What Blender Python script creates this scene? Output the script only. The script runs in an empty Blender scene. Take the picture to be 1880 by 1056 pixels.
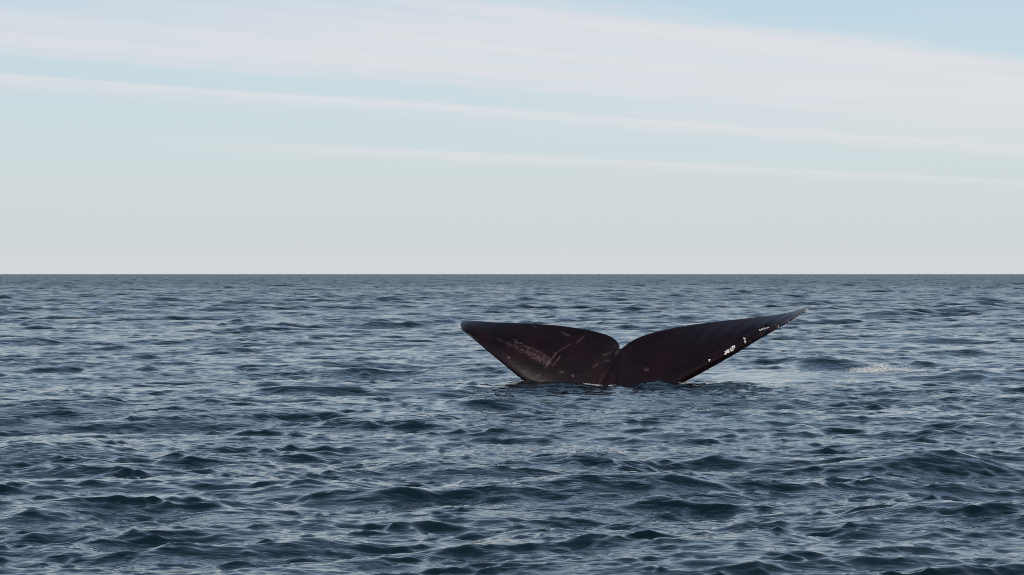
import bpy, math, random
import numpy as np

# ------------------------------------------------------------------ camera
scene = bpy.context.scene
CAM_H = 1.8
FPX = 85.0 / 36.0 * 1880.0          # focal length in photograph pixels
HOR = 503.5                         # horizon row in the photograph
cam_d = bpy.data.cameras.new("camera")
cam = bpy.data.objects.new("camera", cam_d)
scene.collection.objects.link(cam)
cam_d.lens = 85.0
cam_d.sensor_width = 36.0
cam_d.clip_start = 0.1
cam_d.clip_end = 120000.0
cam.location = (0.0, 0.0, CAM_H)
cam.rotation_euler = (math.radians(90.0) - math.atan((528.0 - HOR) / FPX), 0.0, 0.0)
scene.camera = cam

# ------------------------------------------------------------------ light
SUN_EL = math.radians(25.0)
SUN_AZ = math.radians(-174.0)       # measured from +Y towards +X: behind the camera, a little to its left
sun_d = bpy.data.lights.new("sun", 'SUN')
sun_d.energy = 3.0
sun_d.angle = math.radians(0.5)
sun_d.color = (1.0, 0.93, 0.85)
sun = bpy.data.objects.new("sun", sun_d)
scene.collection.objects.link(sun)
sun.location = (-6, -20, 30)
sd = (math.cos(SUN_EL) * math.sin(SUN_AZ), math.cos(SUN_EL) * math.cos(SUN_AZ), math.sin(SUN_EL))
from mathutils import Vector
sun.rotation_euler = Vector(sd).to_track_quat('Z', 'Y').to_euler()

scene.view_settings.view_transform = 'Standard'
scene.view_settings.look = 'None'
scene.view_settings.exposure = 0.0
scene.view_settings.gamma = 1.0
scene.view_settings.use_curve_mapping = False
scene.cycles.max_bounces = 6
scene.cycles.glossy_bounces = 4
scene.cycles.diffuse_bounces = 2
scene.cycles.use_denoising = False
scene.cycles.filter_width = 1.0


class NT:
    """small helper for node trees"""
    def __init__(self, tree):
        self.t = tree

    def n(self, kind, **kw):
        nd = self.t.nodes.new(kind)
        for k, v in kw.items():
            setattr(nd, k, v)
        return nd

    def put(self, sock, v):
        if hasattr(v, 'is_linked') or isinstance(v, bpy.types.NodeSocket):
            self.t.links.new(v, sock)
        else:
            sock.default_value = v

    def m(self, op, a, b=0.0, c=None, clamp=False):
        nd = self.n('ShaderNodeMath', operation=op, use_clamp=clamp)
        self.put(nd.inputs[0], a)
        self.put(nd.inputs[1], b)
        if c is not None:
            self.put(nd.inputs[2], c)
        return nd.outputs[0]

    def step(self, x, lo, hi, smooth=True):
        nd = self.n('ShaderNodeMapRange')
        nd.interpolation_type = 'SMOOTHSTEP' if smooth else 'LINEAR'
        nd.clamp = True
        self.put(nd.inputs['Value'], x)
        self.put(nd.inputs['From Min'], lo)
        self.put(nd.inputs['From Max'], hi)
        return nd.outputs['Result']

    def comb(self, x, y, z):
        nd = self.n('ShaderNodeCombineXYZ')
        for s, v in zip(nd.inputs, (x, y, z)):
            self.put(s, v)
        return nd.outputs[0]

    def noise(self, vec, scale, detail=3.0, rough=0.5, dist=0.0):
        nd = self.n('ShaderNodeTexNoise')
        self.put(nd.inputs['Vector'], vec)
        self.put(nd.inputs['Scale'], scale)
        nd.inputs['Detail'].default_value = detail
        nd.inputs['Roughness'].default_value = rough
        nd.inputs['Distortion'].default_value = dist
        return nd.outputs['Fac']

    def mix(self, fac, a, b):
        nd = self.n('ShaderNodeMix', data_type='RGBA')
        self.put(nd.inputs['Factor'], fac)
        self.put(nd.inputs[6], a)
        self.put(nd.inputs[7], b)
        return nd.outputs[2]

    def ramp(self, fac, stops, interp='EASE'):
        nd = self.n('ShaderNodeValToRGB')
        cr = nd.color_ramp
        cr.interpolation = interp
        while len(cr.elements) > 1:
            cr.elements.remove(cr.elements[-1])
        first = True
        for p, c in stops:
            e = cr.elements[0] if first else cr.elements.new(p)
            e.position = p
            first = False
            e.color = c if isinstance(c, tuple) else (c, c, c, 1)
        self.put(nd.inputs[0], fac)
        return nd.outputs[0]


# ------------------------------------------------------------------ sky
world = bpy.data.worlds.new("World")
scene.world = world
world.use_nodes = True
wt = world.node_tree
wt.nodes.clear()
W = NT(wt)
SKY_STRENGTH = 0.095
sky = W.n('ShaderNodeTexSky')
sky.sky_type = 'NISHITA'
sky.sun_disc = False
sky.sun_elevation = SUN_EL
sky.sun_rotation = SUN_AZ
sky.altitude = 0.0
sky.air_density = 1.0
sky.dust_density = 0.4
sky.ozone_density = 2.7
tc = W.n('ShaderNodeTexCoord')
sep = W.n('ShaderNodeSeparateXYZ')
wt.links.new(tc.outputs['Generated'], sep.inputs[0])
dx, dy, dz = sep.outputs
# long parallel cirrus bands on a flat layer: w runs across the bands, s along them (units: layer heights)
VA = math.radians(44.0)
dzc = W.m('MAXIMUM', dz, 0.0008)
w0 = W.m('DIVIDE', W.m('ADD', W.m('MULTIPLY', dx, -math.cos(VA)), W.m('MULTIPLY', dy, math.sin(VA))), dzc)
s0 = W.m('DIVIDE', W.m('ADD', W.m('MULTIPLY', dx, math.sin(VA)), W.m('MULTIPLY', dy, math.cos(VA))), dzc)
big = W.noise(W.comb(W.m('MULTIPLY', w0, 0.22), W.m('MULTIPLY', s0, 0.10), 3.0), 1.0, 3.0, 0.5)
wisp = W.noise(W.comb(W.m('MULTIPLY', w0, 1.5), W.m('MULTIPLY', s0, 0.34), 8.0), 1.0, 6.0, 0.62, 0.4)
fine = W.noise(W.comb(W.m('MULTIPLY', w0, 3.2), W.m('MULTIPLY', s0, 0.30), 5.0), 1.0, 5.0, 0.6)
w1 = W.m('ADD', w0, W.m('MULTIPLY', W.m('SUBTRACT', big, 0.5), 1.1))
curl = W.noise(W.comb(W.m('MULTIPLY', w0, 2.2), W.m('MULTIPLY', s0, 0.9), 14.0), 1.0, 5.0, 0.65, 0.8)
w1 = W.m('ADD', w1, W.m('MULTIPLY', W.m('SUBTRACT', wisp, 0.5), 0.85))
w1 = W.m('ADD', w1, W.m('MULTIPLY', W.m('SUBTRACT', curl, 0.5), 0.6))
prof = W.ramp(W.m('DIVIDE', w1, 20.0), [
    (0.0, 0.0), (0.290, 0.0), (0.298, 0.40), (0.308, 0.90), (0.37, 0.95), (0.43, 0.84), (0.450, 0.55), (0.470, 0.10),
    (0.506, 0.04), (0.517, 0.92), (0.530, 0.74), (0.562, 0.16), (0.60, 0.02), (0.690, 0.02), (0.708, 0.72), (0.732, 0.62),
    (0.78, 0.04), (0.86, 0.0)], 'LINEAR')
# the broad band spreads out towards its far end
fill = W.m('MULTIPLY', W.step(s0, 8.0, 13.5),
           W.m('MULTIPLY', W.step(w1, 8.0, 9.0), W.m('SUBTRACT', 1.0, W.step(w1, 9.2, 11.6))))
thin = W.m('MULTIPLY', W.m('SUBTRACT', 1.0, W.step(s0, 4.6, 7.2)), W.m('SUBTRACT', 1.0, W.step(w1, 7.3, 8.3)))
end3 = W.m('SUBTRACT', 1.0, W.m('MULTIPLY', W.step(w1, 12.6, 13.4), W.m('SUBTRACT', 1.0, W.step(s0, 10.0, 14.5))))
band = W.m('MAXIMUM', prof, W.m('MULTIPLY', fill, 0.66))
band = W.m('MULTIPLY', band, W.m('SUBTRACT', 1.0, W.m('MULTIPLY', thin, 0.62)))
band = W.m('MULTIPLY', band, end3)
band = W.m('MULTIPLY', band, W.m('ADD', 0.22, W.m('MULTIPLY', fine, 1.35)))
# the same kind of streaks over the rest of the sky
els = W.noise(W.comb(W.m('MULTIPLY', w0, 0.9), W.m('MULTIPLY', s0, 0.22), 21.0), 1.0, 7.0, 0.6, 0.5)
rest = W.m('ADD', 0.10, W.m('MULTIPLY', W.step(els, 0.44, 0.76), 0.55))
rest = W.m('MULTIPLY', rest, W.m('SUBTRACT', 1.0, W.step(w0, 4.4, 5.6)))
dens = W.m('MINIMUM', W.m('ADD', band, rest), 1.0)
# a thin layer looks thinner overhead, where the line of sight crosses it squarely
slant = W.m('MINIMUM', W.m('DIVIDE', 0.10, dzc), 1.0)
dens = W.m('SUBTRACT', 1.0, W.m('POWER', W.m('SUBTRACT', 1.0, W.m('MULTIPLY', dens, 0.97)), slant))
dens = W.m('MULTIPLY', dens, W.step(dz, 0.012, 0.05))
# low haze that whitens the sky down to the horizon
haze = W.m('ADD', W.m('MULTIPLY', 0.75, W.m('POWER', 2.718, W.m('MULTIPLY', W.m('MAXIMUM', dz, 0.0), -9.5))),
           W.m('MULTIPLY', 0.25, W.m('POWER', 2.718, W.m('MULTIPLY', W.m('MAXIMUM', dz, 0.0), -3.0))))
skc = W.n('ShaderNodeVectorMath', operation='SCALE')
wt.links.new(sky.outputs[0], skc.inputs[0])
skc.inputs['Scale'].default_value = SKY_STRENGTH
base = skc.outputs[0]
base = W.mix(W.m('MULTIPLY', haze, 0.97), base, (0.590, 0.662, 0.735, 1))
low = W.m('POWER', 2.718, W.m('MULTIPLY', W.m('MAXIMUM', dz, 0.0), -38.0))
base = W.mix(W.m('MULTIPLY', low, 0.85), base, (0.660, 0.690, 0.702, 1))
base = W.mix(W.m('MULTIPLY', dens, 0.93), base, (0.752, 0.748, 0.775, 1))
bg = W.n('ShaderNodeBackground')
wt.links.new(base, bg.inputs[0])
bg.inputs[1].default_value = 1.0
wo = W.n('ShaderNodeOutputWorld')
wt.links.new(bg.outputs[0], wo.inputs[0])

# ------------------------------------------------------------------ helpers
rng = np.random.default_rng(11)


def px2world(px, py, Y):
    return ((px - 940.0) / FPX * Y, Y, CAM_H - (py - HOR) / FPX * Y)


def water_at(px, py):
    """the point of the mean water level that the photograph shows at this pixel"""
    Y = CAM_H * FPX / (py - HOR)
    return (px - 940.0) / FPX * Y, Y


def grid_mesh(name, P, faces, smooth=True):
    me = bpy.data.meshes.new(name)
    nv, nf = len(P), len(faces)
    k = faces.shape[1]
    me.vertices.add(nv)
    me.vertices.foreach_set('co', np.ascontiguousarray(P, dtype=np.float32).ravel())
    me.loops.add(nf * k)
    me.loops.foreach_set('vertex_index', np.ascontiguousarray(faces, dtype=np.int32).ravel())
    me.polygons.add(nf)
    me.polygons.foreach_set('loop_start', np.arange(0, nf * k, k, dtype=np.int32))
    me.polygons.foreach_set('loop_total', np.full(nf, k, dtype=np.int32))
    if smooth:
        me.polygons.foreach_set('use_smooth', np.ones(nf, dtype=bool))
    me.update(calc_edges=True)
    me.validate()
    return me


def attr(me, name, values):
    a = me.attributes.new(name, 'FLOAT', 'POINT')
    a.data.foreach_set('value', np.ascontiguousarray(values, dtype=np.float32))


def link(name, me, mat=None, parent=None, **props):
    o = bpy.data.objects.new(name, me)
    scene.collection.objects.link(o)
    if mat is not None:
        me.materials.append(mat)
    if parent is not None:
        o.parent = parent
    for k, v in props.items():
        o[k] = v
    return o


def sst(x, a, b):
    t = np.clip((x - a) / (b - a), 0, 1)
    return t * t * (3 - 2 * t)


# ------------------------------------------------------------------ sea surface
TAIL_Y = CAM_H * FPX / (709.0 - HOR)
TAIL_X = (1112 - 940.0) / FPX * TAIL_Y
NB = 512
WIND = math.radians(-78.0)          # the chop runs roughly towards the camera
# wavelength (m), rms slope, directional power
BANDS = [(17.0, 0.010, 8.0), (8.5, 0.020, 8.0), (4.6, 0.036, 8.0), (2.5, 0.048, 7.0), (1.35, 0.064, 6.0),
         (0.72, 0.088, 5.0), (0.39, 0.120, 4.0), (0.21, 0.145, 3.0), (0.11, 0.120, 2.2)]


def make_band(L, slope, power, seed):
    r = np.random.default_rng(seed)
    kx = np.fft.fftfreq(NB, 1.0 / NB)
    KX, KY = np.meshgrid(kx, kx, indexing='ij')
    K = np.hypot(KX, KY)
    win = np.exp(-((np.log2(np.maximum(K, 1e-3) / 20.0)) / 0.42) ** 2)
    win[(K < 8) | (K > 60)] = 0
    ang = np.arctan2(KY, KX) - WIND
    d = np.abs(np.cos(ang * 0.5)) ** (2 * power) + 0.05
    spec = (r.standard_normal((NB, NB)) + 1j * r.standard_normal((NB, NB))) * np.sqrt(win * d) / np.maximum(K, 1) ** 0.5
    h = np.fft.ifft2(spec)
    Kn = np.maximum(K, 1e-6)
    ddx = np.fft.ifft2(1j * KX / Kn * spec)
    ddy = np.fft.ifft2(1j * KY / Kn * spec)
    T = 20.0 * L
    gx = np.fft.ifft2(1j * KX * 2 * math.pi / T * spec).real
    gy = np.fft.ifft2(1j * KY * 2 * math.pi / T * spec).real
    s = slope / math.sqrt(float((gx ** 2 + gy ** 2).mean()))
    return T, (np.stack([h.real, ddx.real, ddy.real], -1) * s).astype(np.float32)


band_data = [make_band(L, sl, p, 100 + i) for i, (L, sl, p) in enumerate(BANDS)]


def sample(field, T, x, y):
    u = (x / T * NB) % NB
    v = (y / T * NB) % NB
    i = np.floor(u).astype(np.int32)
    j = np.floor(v).astype(np.int32)
    fu = (u - i).astype(np.float32)[:, None]
    fv = (v - j).astype(np.float32)[:, None]
    i %= NB
    j %= NB
    i1 = (i + 1) % NB
    j1 = (j + 1) % NB
    return (field[i, j] * (1 - fu) * (1 - fv) + field[i1, j] * fu * (1 - fv)
            + field[i, j1] * (1 - fu) * fv + field[i1, j1] * fu * fv)


# single larger waves: (crest pixel x, pixel y, half length px, height m, length along travel m, skew)
LONE = [(1170, 905, 190, 0.17, 1.9, 0.05), (1720, 960, 190, 0.20, 1.8, -0.05), (90, 828, 170, 0.17, 2.0, 0.0),
        (240, 684, 110, 0.19, 2.6, 0.05), (490, 712, 90, 0.17, 2.4, 0.0), (810, 848, 140, 0.13, 1.8, 0.05),
        (90, 965, 130, 0.12, 1.5, 0.0), (1790, 740, 120, 0.17, 2.4, 0.0), (1515, 671, 62, 0.36, 1.7, 0.12),
        (560, 905, 130, 0.10, 1.4, 0.1), (1100, 832, 70, 0.12, 1.7, 0.0), (310, 930, 120, 0.10, 1.4, 0.0),
        (1760, 858, 130, 0.13, 1.7, 0.1), (700, 770, 110, 0.12, 2.0, 0.0), (340, 760, 110, 0.13, 2.0, 0.1),
        (215, 575, 45, 0.26, 5.0, 0.0), (385, 570, 40, 0.24, 5.0, 0.0), (1510, 570, 45, 0.30, 5.0, 0.0),
        (760, 596, 45, 0.22, 4.0, 0.0), (1780, 690, 60, 0.13, 2.4, 0.0),
        (1205, 713, 48, 0.16, 0.9, 0.0), (1035, 716, 60, 0.13, 1.1, 0.1), (1140, 722, 40, 0.11, 0.8, 0.0), (945, 712, 50, 0.13, 1.0, 0.0),
        (1330, 716, 60, 0.13, 1.0, 0.05)]
# calm sheen left by the fluke: (px, py, half width px, half depth px, calm)
SLICK = [(1400, 692, 130, 13, 0.75), (1575, 690, 70, 8, 0.55), (1110, 700, 190, 26, 0.08)]


def sea_point(x, y, spacing):
    """displaced sea surface; spacing = local mesh size, so that waves the mesh cannot carry fade out"""
    n = len(x)
    P = np.stack([x, y, np.zeros(n)], -1)
    calm = np.zeros(n)
    for px, py, hw, hd, c in SLICK:
        cx, cy = water_at(px, py)
        dep = hd * cy / (py - HOR)
        wid = hw / FPX * cy
        g = ((x - cx) / wid) ** 2 + ((y - cy) / dep) ** 2
        calm = np.maximum(calm, c * np.exp(-g ** 1.5 * 0.8))
    near_tail = np.exp(-(((x - TAIL_X) / 3.4) ** 2 + ((y - TAIL_Y) / 4.0) ** 2))
    for i, ((L, sl, p), (T, f)) in enumerate(zip(BANDS, band_data)):
        a = i * 0.7 + 0.3
        # turn the tile a little so that the repeats of the bands never line up
        ca, sa = math.cos(0.13 * math.sin(a * 3)), math.sin(0.13 * math.sin(a * 3))
        fade = sst(L / np.maximum(spacing, 1e-4), 1.6, 3.4)
        if L > 1:
            fade = np.maximum(fade, 0.85 * sst(spacing, 0.3, 0.8))   # far off only the crest heights matter
        if 0.6 < L < 9:
            fade = fade * (1 + 0.75 * sst(np.hypot(x, y), 40, 140))      # a rougher stretch of sea farther out
        if L > 2:
            fade = fade * (1 - 0.55 * near_tail)
        else:
            fade = fade * (1 - calm)
        idx = np.nonzero(fade > 0.002)[0]
        if not len(idx):
            continue
        xs, ys = x[idx] + 37.1 * i, y[idx] + 11.3 * i
        val = sample(f, T, ca * xs - sa * ys, sa * xs + ca * ys)
        fd = fade[idx]
        if i >= 2:
            # wavelets come in groups, with smooth water between them
            q = i - 2
            Tq, fq = band_data[q]
            g = sample(fq[:, :, :1], Tq, xs * 1.0 + 5.0, ys * 1.0 + 71.0)[:, 0] / fq[:, :, 0].std()
            fd = fd * (np.clip(0.72 + 0.50 * g, 0.22, 2.0) if i < 6 else np.clip(0.58 + 0.62 * g, 0.08, 2.2))
        P[idx, 2] += val[:, 0] * fd
        P[idx, 0] += 1.0 * (ca * val[:, 1] + sa * val[:, 2]) * fd
        P[idx, 1] += 1.0 * (-sa * val[:, 1] + ca * val[:, 2]) * fd
    for px, py, hl, H, lam, skew in LONE:
        cx, cy = water_at(px, py)
        half = hl / FPX * cy
        idx = np.nonzero((np.abs(x - cx) < half * 2.6) & (np.abs(y - cy) < lam * 3))[0]
        if not len(idx):
            continue
        X = (x[idx] - cx) / half
        Yl = (y[idx] - cy + 0.35 * lam * X ** 2 * 0.4 - skew * half * X) / lam
        env = np.exp(-X ** 2 * 1.1)
        # sharp crest, the steep face towards the camera
        Ys = np.where(Yl < 0, Yl * 1.35, Yl * 0.8)
        P[idx, 2] += 0.58 * H * env * (np.exp(-np.abs(Ys) ** 1.6 * 2.4) - 0.28 * np.exp(-((Yl + 0.95) / 0.6) ** 2))
        P[idx, 1] -= 0.25 * H * env * np.exp(-Yl ** 2 * 4)
    return P, calm


def build_sea():
    half = math.radians(17.5)
    step = math.radians(0.050)
    a = list(np.arange(0, half, step))
    ang, st = a[-1], step
    while ang < math.pi - 1e-6:
        st = min(st * 1.12, math.radians(6))
        ang = min(ang + st, math.pi)
        a.append(ang)
    a = np.array(a)
    th = np.concatenate([-a[:0:-1], a])       # -pi .. pi
    r = [0.4]
    while r[-1] < 60000:
        q = r[-1]
        if q < 12:
            d = 0.029 + 0.026 * (12 - q)
        else:
            d = q * float(np.interp(math.log(q), np.log([12, 60, 300, 800, 2000, 6000, 60000]),
                                    [0.0024, 0.0026, 0.0034, 0.006, 0.012, 0.03, 0.08]))
        r.append(q + d)
    r = np.array(r)
    nr, nt = len(r), len(th)
    R, TH = np.meshgrid(r, th, indexing='ij')
    x = (R * np.sin(TH)).ravel()
    y = (R * np.cos(TH)).ravel()
    dr = np.gradient(r)
    dt = np.gradient(th)
    sp = np.maximum(dr[:, None] * np.ones(nt), 0.8 * R * dt[None, :]).ravel()
    P, calm = sea_point(x, y, sp)
    ii, jj = np.meshgrid(np.arange(nr - 1), np.arange(nt - 1), indexing='ij')
    v = (ii * nt + jj).ravel()
    F = np.stack([v, v + nt, v + nt + 1, v + 1], -1)
    F = F[:, ::-1]
    me = grid_mesh("sea", P, F)
    attr(me, "calm", calm)
    attr(me, "cell", sp)
    print("sea verts", len(P), "rows", nr, "cols", nt)
    return me


def mat_water():
    m = bpy.data.materials.new("sea_water")
    m.use_nodes = True
    t = m.node_tree
    t.nodes.clear()
    N = NT(t)
    geo = N.n('ShaderNodeNewGeometry')
    pos = geo.outputs['Position']
    mp = N.n('ShaderNodeMapping')
    t.links.new(pos, mp.inputs['Vector'])
    mp.inputs['Scale'].default_value = (0.55, 1.0, 0.3)
    p2 = mp.outputs[0]
    ca = N.n('ShaderNodeAttribute', attribute_name='calm').outputs['Fac']
    keep = N.m('SUBTRACT', 1.0, N.m('MULTIPLY', ca, 0.85))
    patch = N.step(N.noise(pos, 0.16, 2.0), 0.35, 0.68)      # cat's paws: rougher and smoother patches of water
    keep = N.m('MULTIPLY', keep, N.m('ADD', 0.55, N.m('MULTIPLY', patch, 0.75)))
    # ripples too short for the mesh; each octave takes over where the mesh stops carrying it
    cell = N.n('ShaderNodeAttribute', attribute_name='cell').outputs['Fac']
    h = None
    for k, (L, sl) in enumerate([(9.0, 0.05), (4.6, 0.09), (2.3, 0.13), (1.3, 0.14), (0.72, 0.13), (0.39, 0.10), (0.2, 0.10), (0.1, 0.11), (0.05, 0.07)]):
        no = N.noise(p2, 1.25 / L, 0.0, 0.5, 0.35)
        ridge = N.m('SUBTRACT', 0.5, N.m('ABSOLUTE', N.m('SUBTRACT', no, 0.5)))
        wv = N.m('ADD', N.m('MULTIPLY', no, 0.75), N.m('MULTIPLY', ridge, 0.7))
        gain = N.m('SUBTRACT', 1.0, N.step(N.m('DIVIDE', L, cell), 1.6, 3.4))
        if L < 0.3:
            # finer than a pixel could show: left to the roughness
            gain = N.m('MULTIPLY', gain, N.step(N.m('DIVIDE', L, cell), 0.3, 1.1))
        wv = N.m('MULTIPLY', wv, N.m('MULTIPLY', gain, sl * L * 1.45))
        h = wv if h is None else N.m('ADD', h, wv)
    bump = N.n('ShaderNodeBump')
    bump.inputs['Distance'].default_value = 1.0
    t.links.new(N.m('MULTIPLY', h, keep), bump.inputs['Height'])
    bump.inputs['Strength'].default_value = 1.0
    bs = N.n('ShaderNodeBsdfPrincipled')
    bs.inputs['Base Color'].default_value = (0.0016, 0.0112, 0.0140, 1)
    bs.distribution = 'GGX'
    # slopes of the ripples that neither mesh nor bump carries at that distance
    t.links.new(N.ramp(N.m('DIVIDE', cell, 2.0), [(0.0, 0.02), (0.025, 0.035), (0.07, 0.07), (0.2, 0.14), (1.0, 0.28)], 'LINEAR'), bs.inputs['Roughness'])
    bs.inputs['IOR'].default_value = 1.333
    t.links.new(bump.outputs[0], bs.inputs['Normal'])
    out = N.n('ShaderNodeOutputMaterial')
    t.links.new(bs.outputs[0], out.inputs[0])
    return m


sea = link("sea", build_sea(), mat_water(), kind="structure",
           label="dark blue choppy open sea reaching to the horizon", category="sea")

# ------------------------------------------------------------------ whale tail
# stations along the span: trailing edge x, y | leading edge x, y (photograph pixels) | half thickness m | lean
ST = [
    (845.0, 594.5, 845.5, 597.5, 0.012, 0.55),
    (849.0, 590.0, 848.0, 604.0, 0.035, 0.60),
    (856.0, 588.8, 853.0, 609.5, 0.050, 0.70),
    (872.0, 589.6, 868.0, 621.5, 0.070, 0.80),
    (900.0, 591.4, 893.0, 643.0, 0.090, 0.80),
    (940.0, 592.8, 922.0, 667.0, 0.110, 0.72),
    (985.0, 594.8, 951.0, 691.0, 0.125, 0.66),
    (1030.0, 598.4, 982.0, 714.0, 0.140, 0.60),
    (1065.0, 603.4, 1015.0, 742.0, 0.160, 0.56),
    (1095.0, 609.4, 1050.0, 775.0, 0.180, 0.54),
    (1118.0, 616.8, 1075.0, 815.0, 0.205, 0.52),
    (1131.0, 625.4, 1092.0, 850.0, 0.225, 0.52),
    (1137.3, 635.0, 1106.0, 868.0, 0.240, 0.52),
    (1138.4, 641.5, 1118.0, 876.0, 0.245, 0.53),
    (1143.0, 638.5, 1132.0, 870.0, 0.240, 0.58),
    (1152.0, 631.5, 1144.0, 855.0, 0.225, 0.64),
    (1168.0, 622.0, 1158.0, 832.0, 0.205, 0.70),
    (1196.0, 611.6, 1176.0, 800.0, 0.180, 0.78),
    (1235.0, 602.4, 1202.0, 755.0, 0.160, 0.86),
    (1280.0, 595.0, 1238.0, 714.5, 0.145, 0.94),
    (1330.0, 588.8, 1292.0, 683.0, 0.130, 1.00),
    (1385.0, 583.0, 1350.0, 650.0, 0.112, 1.04),
    (1430.0, 577.2, 1402.0, 618.5, 0.090, 1.06),
    (1462.0, 570.0, 1444.0, 594.0, 0.062, 1.04),
    (1480.0, 563.6, 1472.0, 576.0, 0.036, 1.00),
    (1491.0, 559.2, 1490.5, 562.0, 0.010, 0.96),
]


def catmull(pts, t):
    """centripetal-like smooth interpolation through rows of pts at parameters t (0..n-1)"""
    pts = np.asarray(pts, float)
    n = len(pts)
    i = np.clip(np.floor(t).astype(int), 0, n - 2)
    f = (t - i)[:, None]
    d = np.linalg.norm(np.diff(pts[:, :2], axis=0), axis=1)[:, None]
    # non-uniform tangents
    m = np.zeros_like(pts)
    sl = np.diff(pts, axis=0) / d
    m[1:-1] = (sl[:-1] * d[1:] + sl[1:] * d[:-1]) / (d[1:] + d[:-1])
    m[0], m[-1] = sl[0], sl[-1]
    h00 = 2 * f ** 3 - 3 * f ** 2 + 1
    h10 = f ** 3 - 2 * f ** 2 + f
    h01 = -2 * f ** 3 + 3 * f ** 2
    h11 = f ** 3 - f ** 2
    return h00 * pts[i] + h10 * d[i] * m[i] + h01 * pts[i + 1] + h11 * d[i] * m[i + 1]


def seg_dist(px, py, a, b):
    ax, ay = a
    bx, by = b
    L2 = (bx - ax) ** 2 + (by - ay) ** 2
    t = np.clip(((px - ax) * (bx - ax) + (py - ay) * (by - ay)) / L2, 0, 1)
    return np.hypot(px - ax - t * (bx - ax), py - ay - t * (by - ay)), t


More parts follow.
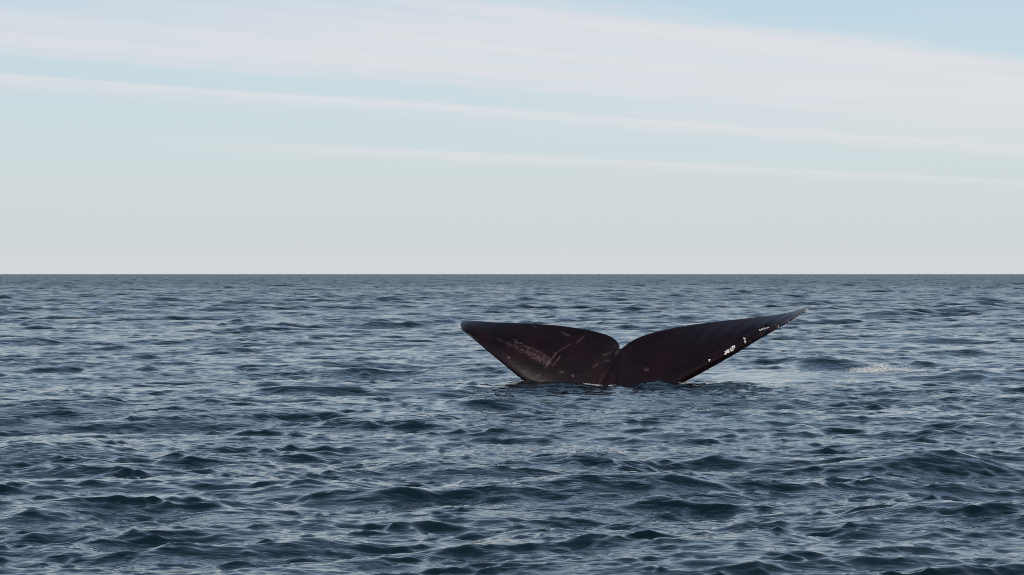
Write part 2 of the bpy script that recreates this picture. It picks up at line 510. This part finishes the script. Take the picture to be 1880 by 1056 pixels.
def build_tail():
    pts = np.array(ST)
    dd = np.concatenate([[0], np.cumsum(np.linalg.norm(np.diff(pts[:, :2], axis=0), axis=1))])
    NU, NV = 520, 130
    t = np.interp(np.linspace(0, dd[-1], NU), dd, np.arange(len(pts)))
    S = catmull(pts, t)
    v = np.linspace(0, 1, NV)
    v = 1 - (1 - v) ** 1.35                      # finer towards the leading edge
    V = v[None, :]
    px = S[:, 0:1] * (1 - V) + S[:, 2:3] * V
    py = S[:, 1:2] * (1 - V) + S[:, 3:4] * V
    hth, lean = S[:, 4:5], S[:, 5:6]
    u = np.linspace(0, 1, NU)[:, None]
    # depth of the middle surface: the trailing edge leans away from the camera
    zz = (709.0 - py) / (FPX / TAIL_Y)
    dep = lean * zz * (0.78 + 0.22 * np.clip(zz, 0, 2))
    # the leading edge of the right fluke curls towards the camera, both tips turn up slightly
    right = sst(px, 1180, 1320)
    left = 1 - sst(px, 900, 1060)
    dep = dep + right * 0.10 * sst(V, 0.80, 1.0)
    lobe = np.clip(np.abs(px - 1138) / 60.0, 0, 1)
    dep = dep + lobe * (0.10 + 0.12 * right) * np.clip(1 - V / 0.40, 0, 1) ** 2      # trailing edge rolls back
    dep = dep + 0.45 * sst(px, 1370, 1490) * (1 - V) + 0.22 * (1 - sst(px, 845, 920)) * (1 - V)
    dep = dep - 0.02 * np.exp(-((px - 1118) / 26.0) ** 2) * sst(1139 - px, 0, 10) * (1 - sst(py, 640, 690))
    dep = dep - left * 0.05 * np.sin(np.pi * V)
    # aerofoil: thin trailing edge, full rounded leading edge
    f = V ** 1.7 * np.clip(1 - V, 0, 1) ** 0.45 * 2.35 + 0.035 * np.sqrt(np.clip(1 - V, 0, 1)) * np.minimum(1, V * 60) ** 0.5
    f = f / f.max()
    half = hth * f * (1 - 0.35 * (1 - sst(px, 960, 1060)))
    # keel and grooves where the flukes join the tail stock
    dn = np.clip((py - 641.5) / 60.0, 0, 1.3)
    keel = 0.035 * dn * np.exp(-((px - (1128 - 4 * dn)) / 12.0) ** 2)
    groove = -0.050 * np.exp(-((px - (1135 - 30 * dn)) / 7.0) ** 2) * sst(py, 632, 650)
    groove += -0.020 * np.exp(-((px - (1142 - 5 * dn)) / 4.0) ** 2) * sst(py, 640, 655)
    undul = 0.010 * np.sin(u * 120 + V * 9) * sst(V, 0.05, 0.2) * (1 - sst(V, 0.6, 0.9)) * right
    front = dep - half - keel - groove - undul
    back = dep + half

    def world(depth):
        Y = TAIL_Y + depth
        return np.stack([(px - 940) / FPX * Y, Y, CAM_H - (py - HOR) / FPX * Y], -1)
    A, B = world(front), world(back)
    B = B[:, 1:-1]                                # both sides share the two edges
    nf = NU * NV
    P = np.concatenate([A.reshape(-1, 3), B.reshape(-1, 3)])
    ia = np.arange(nf).reshape(NU, NV)
    ib = np.concatenate([ia[:, :1], nf + np.arange(NU * (NV - 2)).reshape(NU, NV - 2), ia[:, -1:]], 1)

    def quads(g, flip):
        q = np.stack([g[:-1, :-1], g[1:, :-1], g[1:, 1:], g[:-1, 1:]], -1).reshape(-1, 4)
        return q[:, ::-1] if flip else q
    F = np.concatenate([quads(ia, True), quads(ib, False)])
    me = grid_mesh("whale_tail", P, F)
    # scars and pale marks grown into the skin
    r = np.random.default_rng(5)
    X, Y_ = px, py
    scar = np.zeros_like(X)
    d, tt = seg_dist(X, Y_, (913, 622), (1004, 664))
    scar = np.maximum(scar, np.exp(-(d / (5 + 7 * tt)) ** 2) * (0.55 + 0.45 * tt))
    d, tt = seg_dist(X, Y_, (945, 626), (1006, 655))
    scar = np.maximum(scar, np.exp(-(d / 5.5) ** 2) * 0.8)
    line = np.zeros_like(X)
    for a, b, wd, s in [((1001, 675), (1021, 648), 1.1, 0.5), ((1014, 672), (1028, 655), 1.1, 0.4),
                        ((1058, 630), (1072, 618), 0.9, 0.35), ((1030, 609), (1046, 616), 0.9, 0.28),
                        ((1034, 612), (1042, 617), 0.9, 0.35), ((1021, 648), (1048, 631), 0.8, 0.3),
                        ((1090, 674), (1097, 668), 1.4, 0.3), ((1112, 663), (1119, 662), 1.4, 0.25),
                        ((1098, 708), (1108, 686), 1.2, 0.3), ((975, 597), (984, 601), 1, 0.25),
                        ((1028, 684), (1034, 683), 2.0, 0.4), ((1051, 690), (1052, 691), 1.6, 0.7),
                        ((1185, 679), (1190, 679), 1.8, 0.5), ((934, 656), (934.5, 657), 1.3, 1.0),
                        ((985, 690), (992, 688), 1.8, 0.3),
                        ((1005, 703), (1007, 704), 1.4, 0.5), ((1108, 652), (1122, 647), 1.5, 0.25)]:
        d, _ = seg_dist(X, Y_, a, b)
        line = np.maximum(line, s * np.exp(-(d / wd) ** 2))
    # speckled brownish colour along the rim under the right tip
    d, tt = seg_dist(X, Y_, (1404, 613), (1489, 562))
    rim = np.exp(-(d / 4.5) ** 2) * sst(tt, 0.0, 0.3)
    d2, _ = seg_dist(X, Y_, (1335, 655), (1404, 613))
    rim = np.maximum(rim, 0.35 * np.exp(-(d2 / 3.0) ** 2))

    def full(a):
        return np.concatenate([a.ravel(), np.zeros(NU * (NV - 2))])
    attr(me, "scar", full(scar))
    attr(me, "line", full(line))
    attr(me, "rim", full(rim))
    su = np.concatenate([(S[:, 0:1] * np.ones_like(px)).ravel(), (S[:, 0:1] * np.ones((NU, NV - 2))).ravel()]) / 114.0
    sv = np.concatenate([((py - S[:, 1:2])).ravel(), ((py - S[:, 1:2])[:, 1:-1]).ravel()]) / 114.0
    attr(me, "span", su)
    attr(me, "chord", sv)
    return me, A, px, py


def mat_skin():
    m = bpy.data.materials.new("whale_skin")
    m.use_nodes = True
    t = m.node_tree
    t.nodes.clear()
    N = NT(t)

    def at(n):
        return N.n('ShaderNodeAttribute', attribute_name=n).outputs['Fac']
    geo = N.n('ShaderNodeNewGeometry')
    pos = geo.outputs['Position']
    sp, ch = at('span'), at('chord')
    st = N.comb(N.m('ADD', N.m('MULTIPLY', sp, 1.0), N.m('MULTIPLY', ch, 1.2)), N.m('MULTIPLY', ch, 9.0), 0.0)
    streak = N.noise(st, 3.2, 5.0, 0.62, 0.2)
    blot = N.noise(pos, 2.3, 4.0, 0.6, 0.5)
    col = N.mix(N.step(blot, 0.3, 0.72), (0.0042, 0.0018, 0.0023, 1), (0.0110, 0.0037, 0.0049, 1))
    col = N.mix(N.m('MULTIPLY', N.step(streak, 0.5, 0.8), 0.55), col, (0.015, 0.0085, 0.011, 1))
    # pale speckled scarring
    spk = N.noise(pos, 26.0, 4.0, 0.65, 1.2)
    scar = at('scar')
    f = N.step(N.m('ADD', spk, N.m('MULTIPLY', scar, 0.36)), 0.70, 0.86)
    f = N.m('MULTIPLY', f, N.step(scar, 0.08, 0.4))
    col = N.mix(N.m('MULTIPLY', f, 0.5), col, (0.105, 0.066, 0.075, 1))
    ln = at('line')
    grit = N.noise(pos, 40.0, 2.0, 0.5)
    f2 = N.m('MULTIPLY', ln, N.step(grit, 0.25, 0.6))
    col = N.mix(f2, col, (0.17, 0.12, 0.12, 1))
    rim = at('rim')
    f3 = N.m('MULTIPLY', rim, N.step(N.noise(pos, 17.0, 4.0, 0.7), 0.46, 0.66))
    col = N.mix(N.m('MULTIPLY', f3, 0.8), col, (0.20, 0.105, 0.075, 1))
    bs = N.n('ShaderNodeBsdfPrincipled')
    t.links.new(col, bs.inputs['Base Color'])
    rg = N.m('ADD', 0.25, N.m('MULTIPLY', streak, 0.22))
    t.links.new(rg, bs.inputs['Roughness'])
    bs.inputs['IOR'].default_value = 1.38
    bs.inputs['Specular IOR Level'].default_value = 0.4
    bump = N.n('ShaderNodeBump')
    bump.inputs['Distance'].default_value = 0.012
    bump.inputs['Strength'].default_value = 0.3
    t.links.new(N.m('ADD', streak, N.m('MULTIPLY', spk, 0.25)), bump.inputs['Height'])
    t.links.new(bump.outputs[0], bs.inputs['Normal'])
    out = N.n('ShaderNodeOutputMaterial')
    t.links.new(bs.outputs[0], out.inputs[0])
    return m


tail_me, tail_front, tail_px, tail_py = build_tail()
tail = link("whale_tail", tail_me, mat_skin(),
            label="dark brown whale tail with two broad flukes raised above the sea", category="whale")


# ------------------------------------------------------------------ small clumps (barnacles, foam)
def ico_unit():
    g = (1 + 5 ** 0.5) / 2
    V = np.array([(-1, g, 0), (1, g, 0), (-1, -g, 0), (1, -g, 0), (0, -1, g), (0, 1, g), (0, -1, -g), (0, 1, -g),
                  (g, 0, -1), (g, 0, 1), (-g, 0, -1), (-g, 0, 1)], float)
    V /= np.linalg.norm(V[0])
    F = np.array([(0, 11, 5), (0, 5, 1), (0, 1, 7), (0, 7, 10), (0, 10, 11), (1, 5, 9), (5, 11, 4), (11, 10, 2), (10, 7, 6),
                  (7, 1, 8), (3, 9, 4), (3, 4, 2), (3, 2, 6), (3, 6, 8), (3, 8, 9), (4, 9, 5), (2, 4, 11), (6, 2, 10),
                  (8, 6, 7), (9, 8, 1)])
    return V, F


ICO_V, ICO_F = ico_unit()


def clump(name, centres, sizes, axes=None):
    """one mesh of little uneven blobs; axes = three orthonormal rows for each blob"""
    r = np.random.default_rng(len(centres) + 3)
    Vs, Fs = [], []
    for k, (c, s) in enumerate(zip(centres, sizes)):
        v = ICO_V * (1 + 0.28 * r.standard_normal((12, 1))) * np.asarray(s)
        if axes is not None:
            v = v @ axes[k]
        Vs.append(v + c)
        Fs.append(ICO_F + 12 * k)
    return grid_mesh(name, np.concatenate(Vs), np.concatenate(Fs))


def plain(name, col, rough, var=0.25, scale=30.0):
    m = bpy.data.materials.new(name)
    m.use_nodes = True
    N = NT(m.node_tree)
    bs = m.node_tree.nodes['Principled BSDF']
    g = N.n('ShaderNodeNewGeometry')
    no = N.noise(g.outputs['Position'], scale, 3.0, 0.6)
    dark = tuple(c * (1 - var) for c in col) + (1,)
    m.node_tree.links.new(N.mix(no, dark, tuple(col) + (1,)), bs.inputs['Base Color'])
    bs.inputs['Roughness'].default_value = rough
    return m


barn_mat = plain("barnacle_white", (0.80, 0.73, 0.68), 0.7, 0.35, 45.0)
# clusters on the right fluke: list of segments (x0, y0, x1, y1, spread px, count)
BARN = [
    ("whitish clump of barnacles, the largest on the leading edge", [(1330, 651, 1347, 638, 2.7, 46), (1347, 637, 1348.5, 634, 0.7, 5), (1332, 648, 1340, 645, 3.0, 18)]),
    ("narrow upright streak of pale barnacles", [(1364, 620.5, 1368, 622, 0.8, 7), (1367, 622, 1368, 630, 0.8, 10)]),
    ("flat white streak of barnacles near the right tip", [(1394, 607, 1405, 602.5, 1.2, 16), (1405, 603, 1411, 601.5, 0.6, 6)]),
    ("small pale barnacles on the lower rim", [(1420, 609.5, 1423, 606, 1.2, 9)]),
    ("small pale barnacles on the lower rim", [(1389, 626, 1392, 624.5, 0.9, 6)]),
    ("tiny pale fleck on the lower rim", [(1379, 632, 1380, 631, 0.4, 2)]),
    ("single pale barnacle low on the right fluke", [(1302, 664, 1303, 660, 0.7, 5)]),
    ("pale crust of barnacles along the right tip", [(1478, 570, 1489, 562.5, 0.7, 14), (1466, 580, 1470, 577, 0.8, 4), (1441, 595, 1462, 583, 1.6, 8), (1428, 600.5, 1430, 600, 0.7, 2)]),
]
du = np.gradient(tail_front, axis=0)
dv = np.gradient(tail_front, axis=1)
nrm = np.cross(du, dv)
nrm /= np.maximum(np.linalg.norm(nrm, axis=2, keepdims=True), 1e-9)
nrm[nrm[..., 1] > 0] *= -1
rb = np.random.default_rng(21)
for lab, segs in BARN:
    C, Z, AX = [], [], []
    for x0, y0, x1, y1, sp, cnt in segs:
        for k in range(cnt):
            tq = rb.random()
            qx = x0 + (x1 - x0) * tq + rb.normal() * sp * 0.6
            qy = y0 + (y1 - y0) * tq + rb.normal() * sp * 0.6
            i = int(np.argmin((tail_px - qx) ** 2 + (tail_py - qy) ** 2))
            i, j = divmod(i, tail_px.shape[1])
            n = nrm[i, j]
            a = np.cross(n, (0, 0, 1.0))
            a /= np.linalg.norm(a)
            b = np.cross(n, a)
            s = rb.uniform(0.007, 0.014)
            C.append(tail_front[i, j] + n * 0.002)
            Z.append((s, s * rb.uniform(0.7, 1.2), s * 0.55))
            AX.append(np.stack([a, b, n]))
    o = link("barnacle_patch", clump("barnacle_patch", C, Z, AX), barn_mat, tail, label=lab)
    if "crust" in lab:
        o["kind"] = "stuff"

# ------------------------------------------------------------------ foam
foam_mat = plain("sea_foam", (0.82, 0.84, 0.84), 0.5, 0.25, 18.0)
# strips (x0, y0, x1, y1, spread px in x, spread px in y, count, blob size m, lift m)
FOAM = [
    ("white broken foam beside the calm slick right of the tail",
     [(1562, 676.5, 1640, 677.5, 8, 0.5, 110, 0.022, 0.03), (1585, 679, 1662, 680, 9, 0.5, 130, 0.022, 0.04),
      (1575, 681.5, 1622, 681, 9, 0.4, 70, 0.020, 0.02), (1600, 677.5, 1630, 678.5, 6, 0.9, 130, 0.024, 0.11),
      (1640, 680, 1700, 683, 8, 0.4, 40, 0.016, 0.01), (1552, 670, 1575, 670, 3, 1.0, 16, 0.014, 0.02)]),
    ("thin foam line on the water right of the whale tail",
     [(1375, 709.5, 1452, 706, 6, 0.6, 190, 0.024, 0.02), (1395, 710.5, 1425, 708, 4, 0.5, 110, 0.024, 0.03), (1300, 705, 1375, 711, 10, 1.5, 50, 0.018, 0.01), (1440, 704, 1530, 692, 10, 1.5, 40, 0.018, 0.01), (1352, 711, 1372, 712, 3, 1.0, 30, 0.016, 0.02)]),
    ("foam where the right fluke enters the water",
     [(1250, 708, 1305, 704, 4, 0.8, 170, 0.021, 0.03), (1238, 708.5, 1252, 709, 2, 0.8, 40, 0.015, 0.02)]),
    ("foam lapping at the middle of the tail base",
     [(1106, 711, 1136, 708.5, 2, 0.35, 60, 0.015, 0.008), (1074, 713, 1104, 713, 5, 1.2, 50, 0.010, 0.01), (1036, 710.5, 1052, 711, 2, 0.4, 20, 0.012, 0.01)]),
    ("foam where the left fluke enters the water",
     [(958, 699, 975, 703, 2, 1.2, 60, 0.018, 0.03), (925, 694, 958, 699, 6, 1.6, 50, 0.014, 0.01)]),
    ("pale streaks of foam on the slick below the broken foam",
     [(1556, 692, 1585, 699, 2, 0.6, 70, 0.014, 0.01), (1540, 693, 1560, 692, 3, 0.6, 25, 0.014, 0.01)]),
    ("far pale fleck of foam left of the tail",
     [(571, 540, 582, 541, 2, 0.7, 20, 0.07, 0.08)]),
]
rf = np.random.default_rng(77)
for lab, strips in FOAM:
    C, Z = [], []
    for x0, y0, x1, y1, sx, sy, cnt, size, lift in strips:
        for k in range(cnt * 6):
            tq = rf.random()
            qx = x0 + (x1 - x0) * tq + rf.normal() * sx * 0.7
            qy = y0 + (y1 - y0) * tq + rf.normal() * sy * 0.7
            wx, wy = water_at(qx, qy)
            C.append((wx, wy, lift * rf.random() ** 2))
            s = size * 0.24 * rf.uniform(0.5, 1.5)
            Z.append((s * rf.uniform(0.8, 2.2), s * rf.uniform(0.8, 1.6), s * 0.6))
    C = np.array(C)
    sp = np.hypot(C[:, 0], C[:, 1]) * 0.0024
    Q, _ = sea_point(C[:, 0], C[:, 1], sp)
    Q[:, 2] += C[:, 2] + 0.003
    link("foam", clump("foam", Q, Z), foam_mat, None, kind="stuff", label=lab, category="foam")
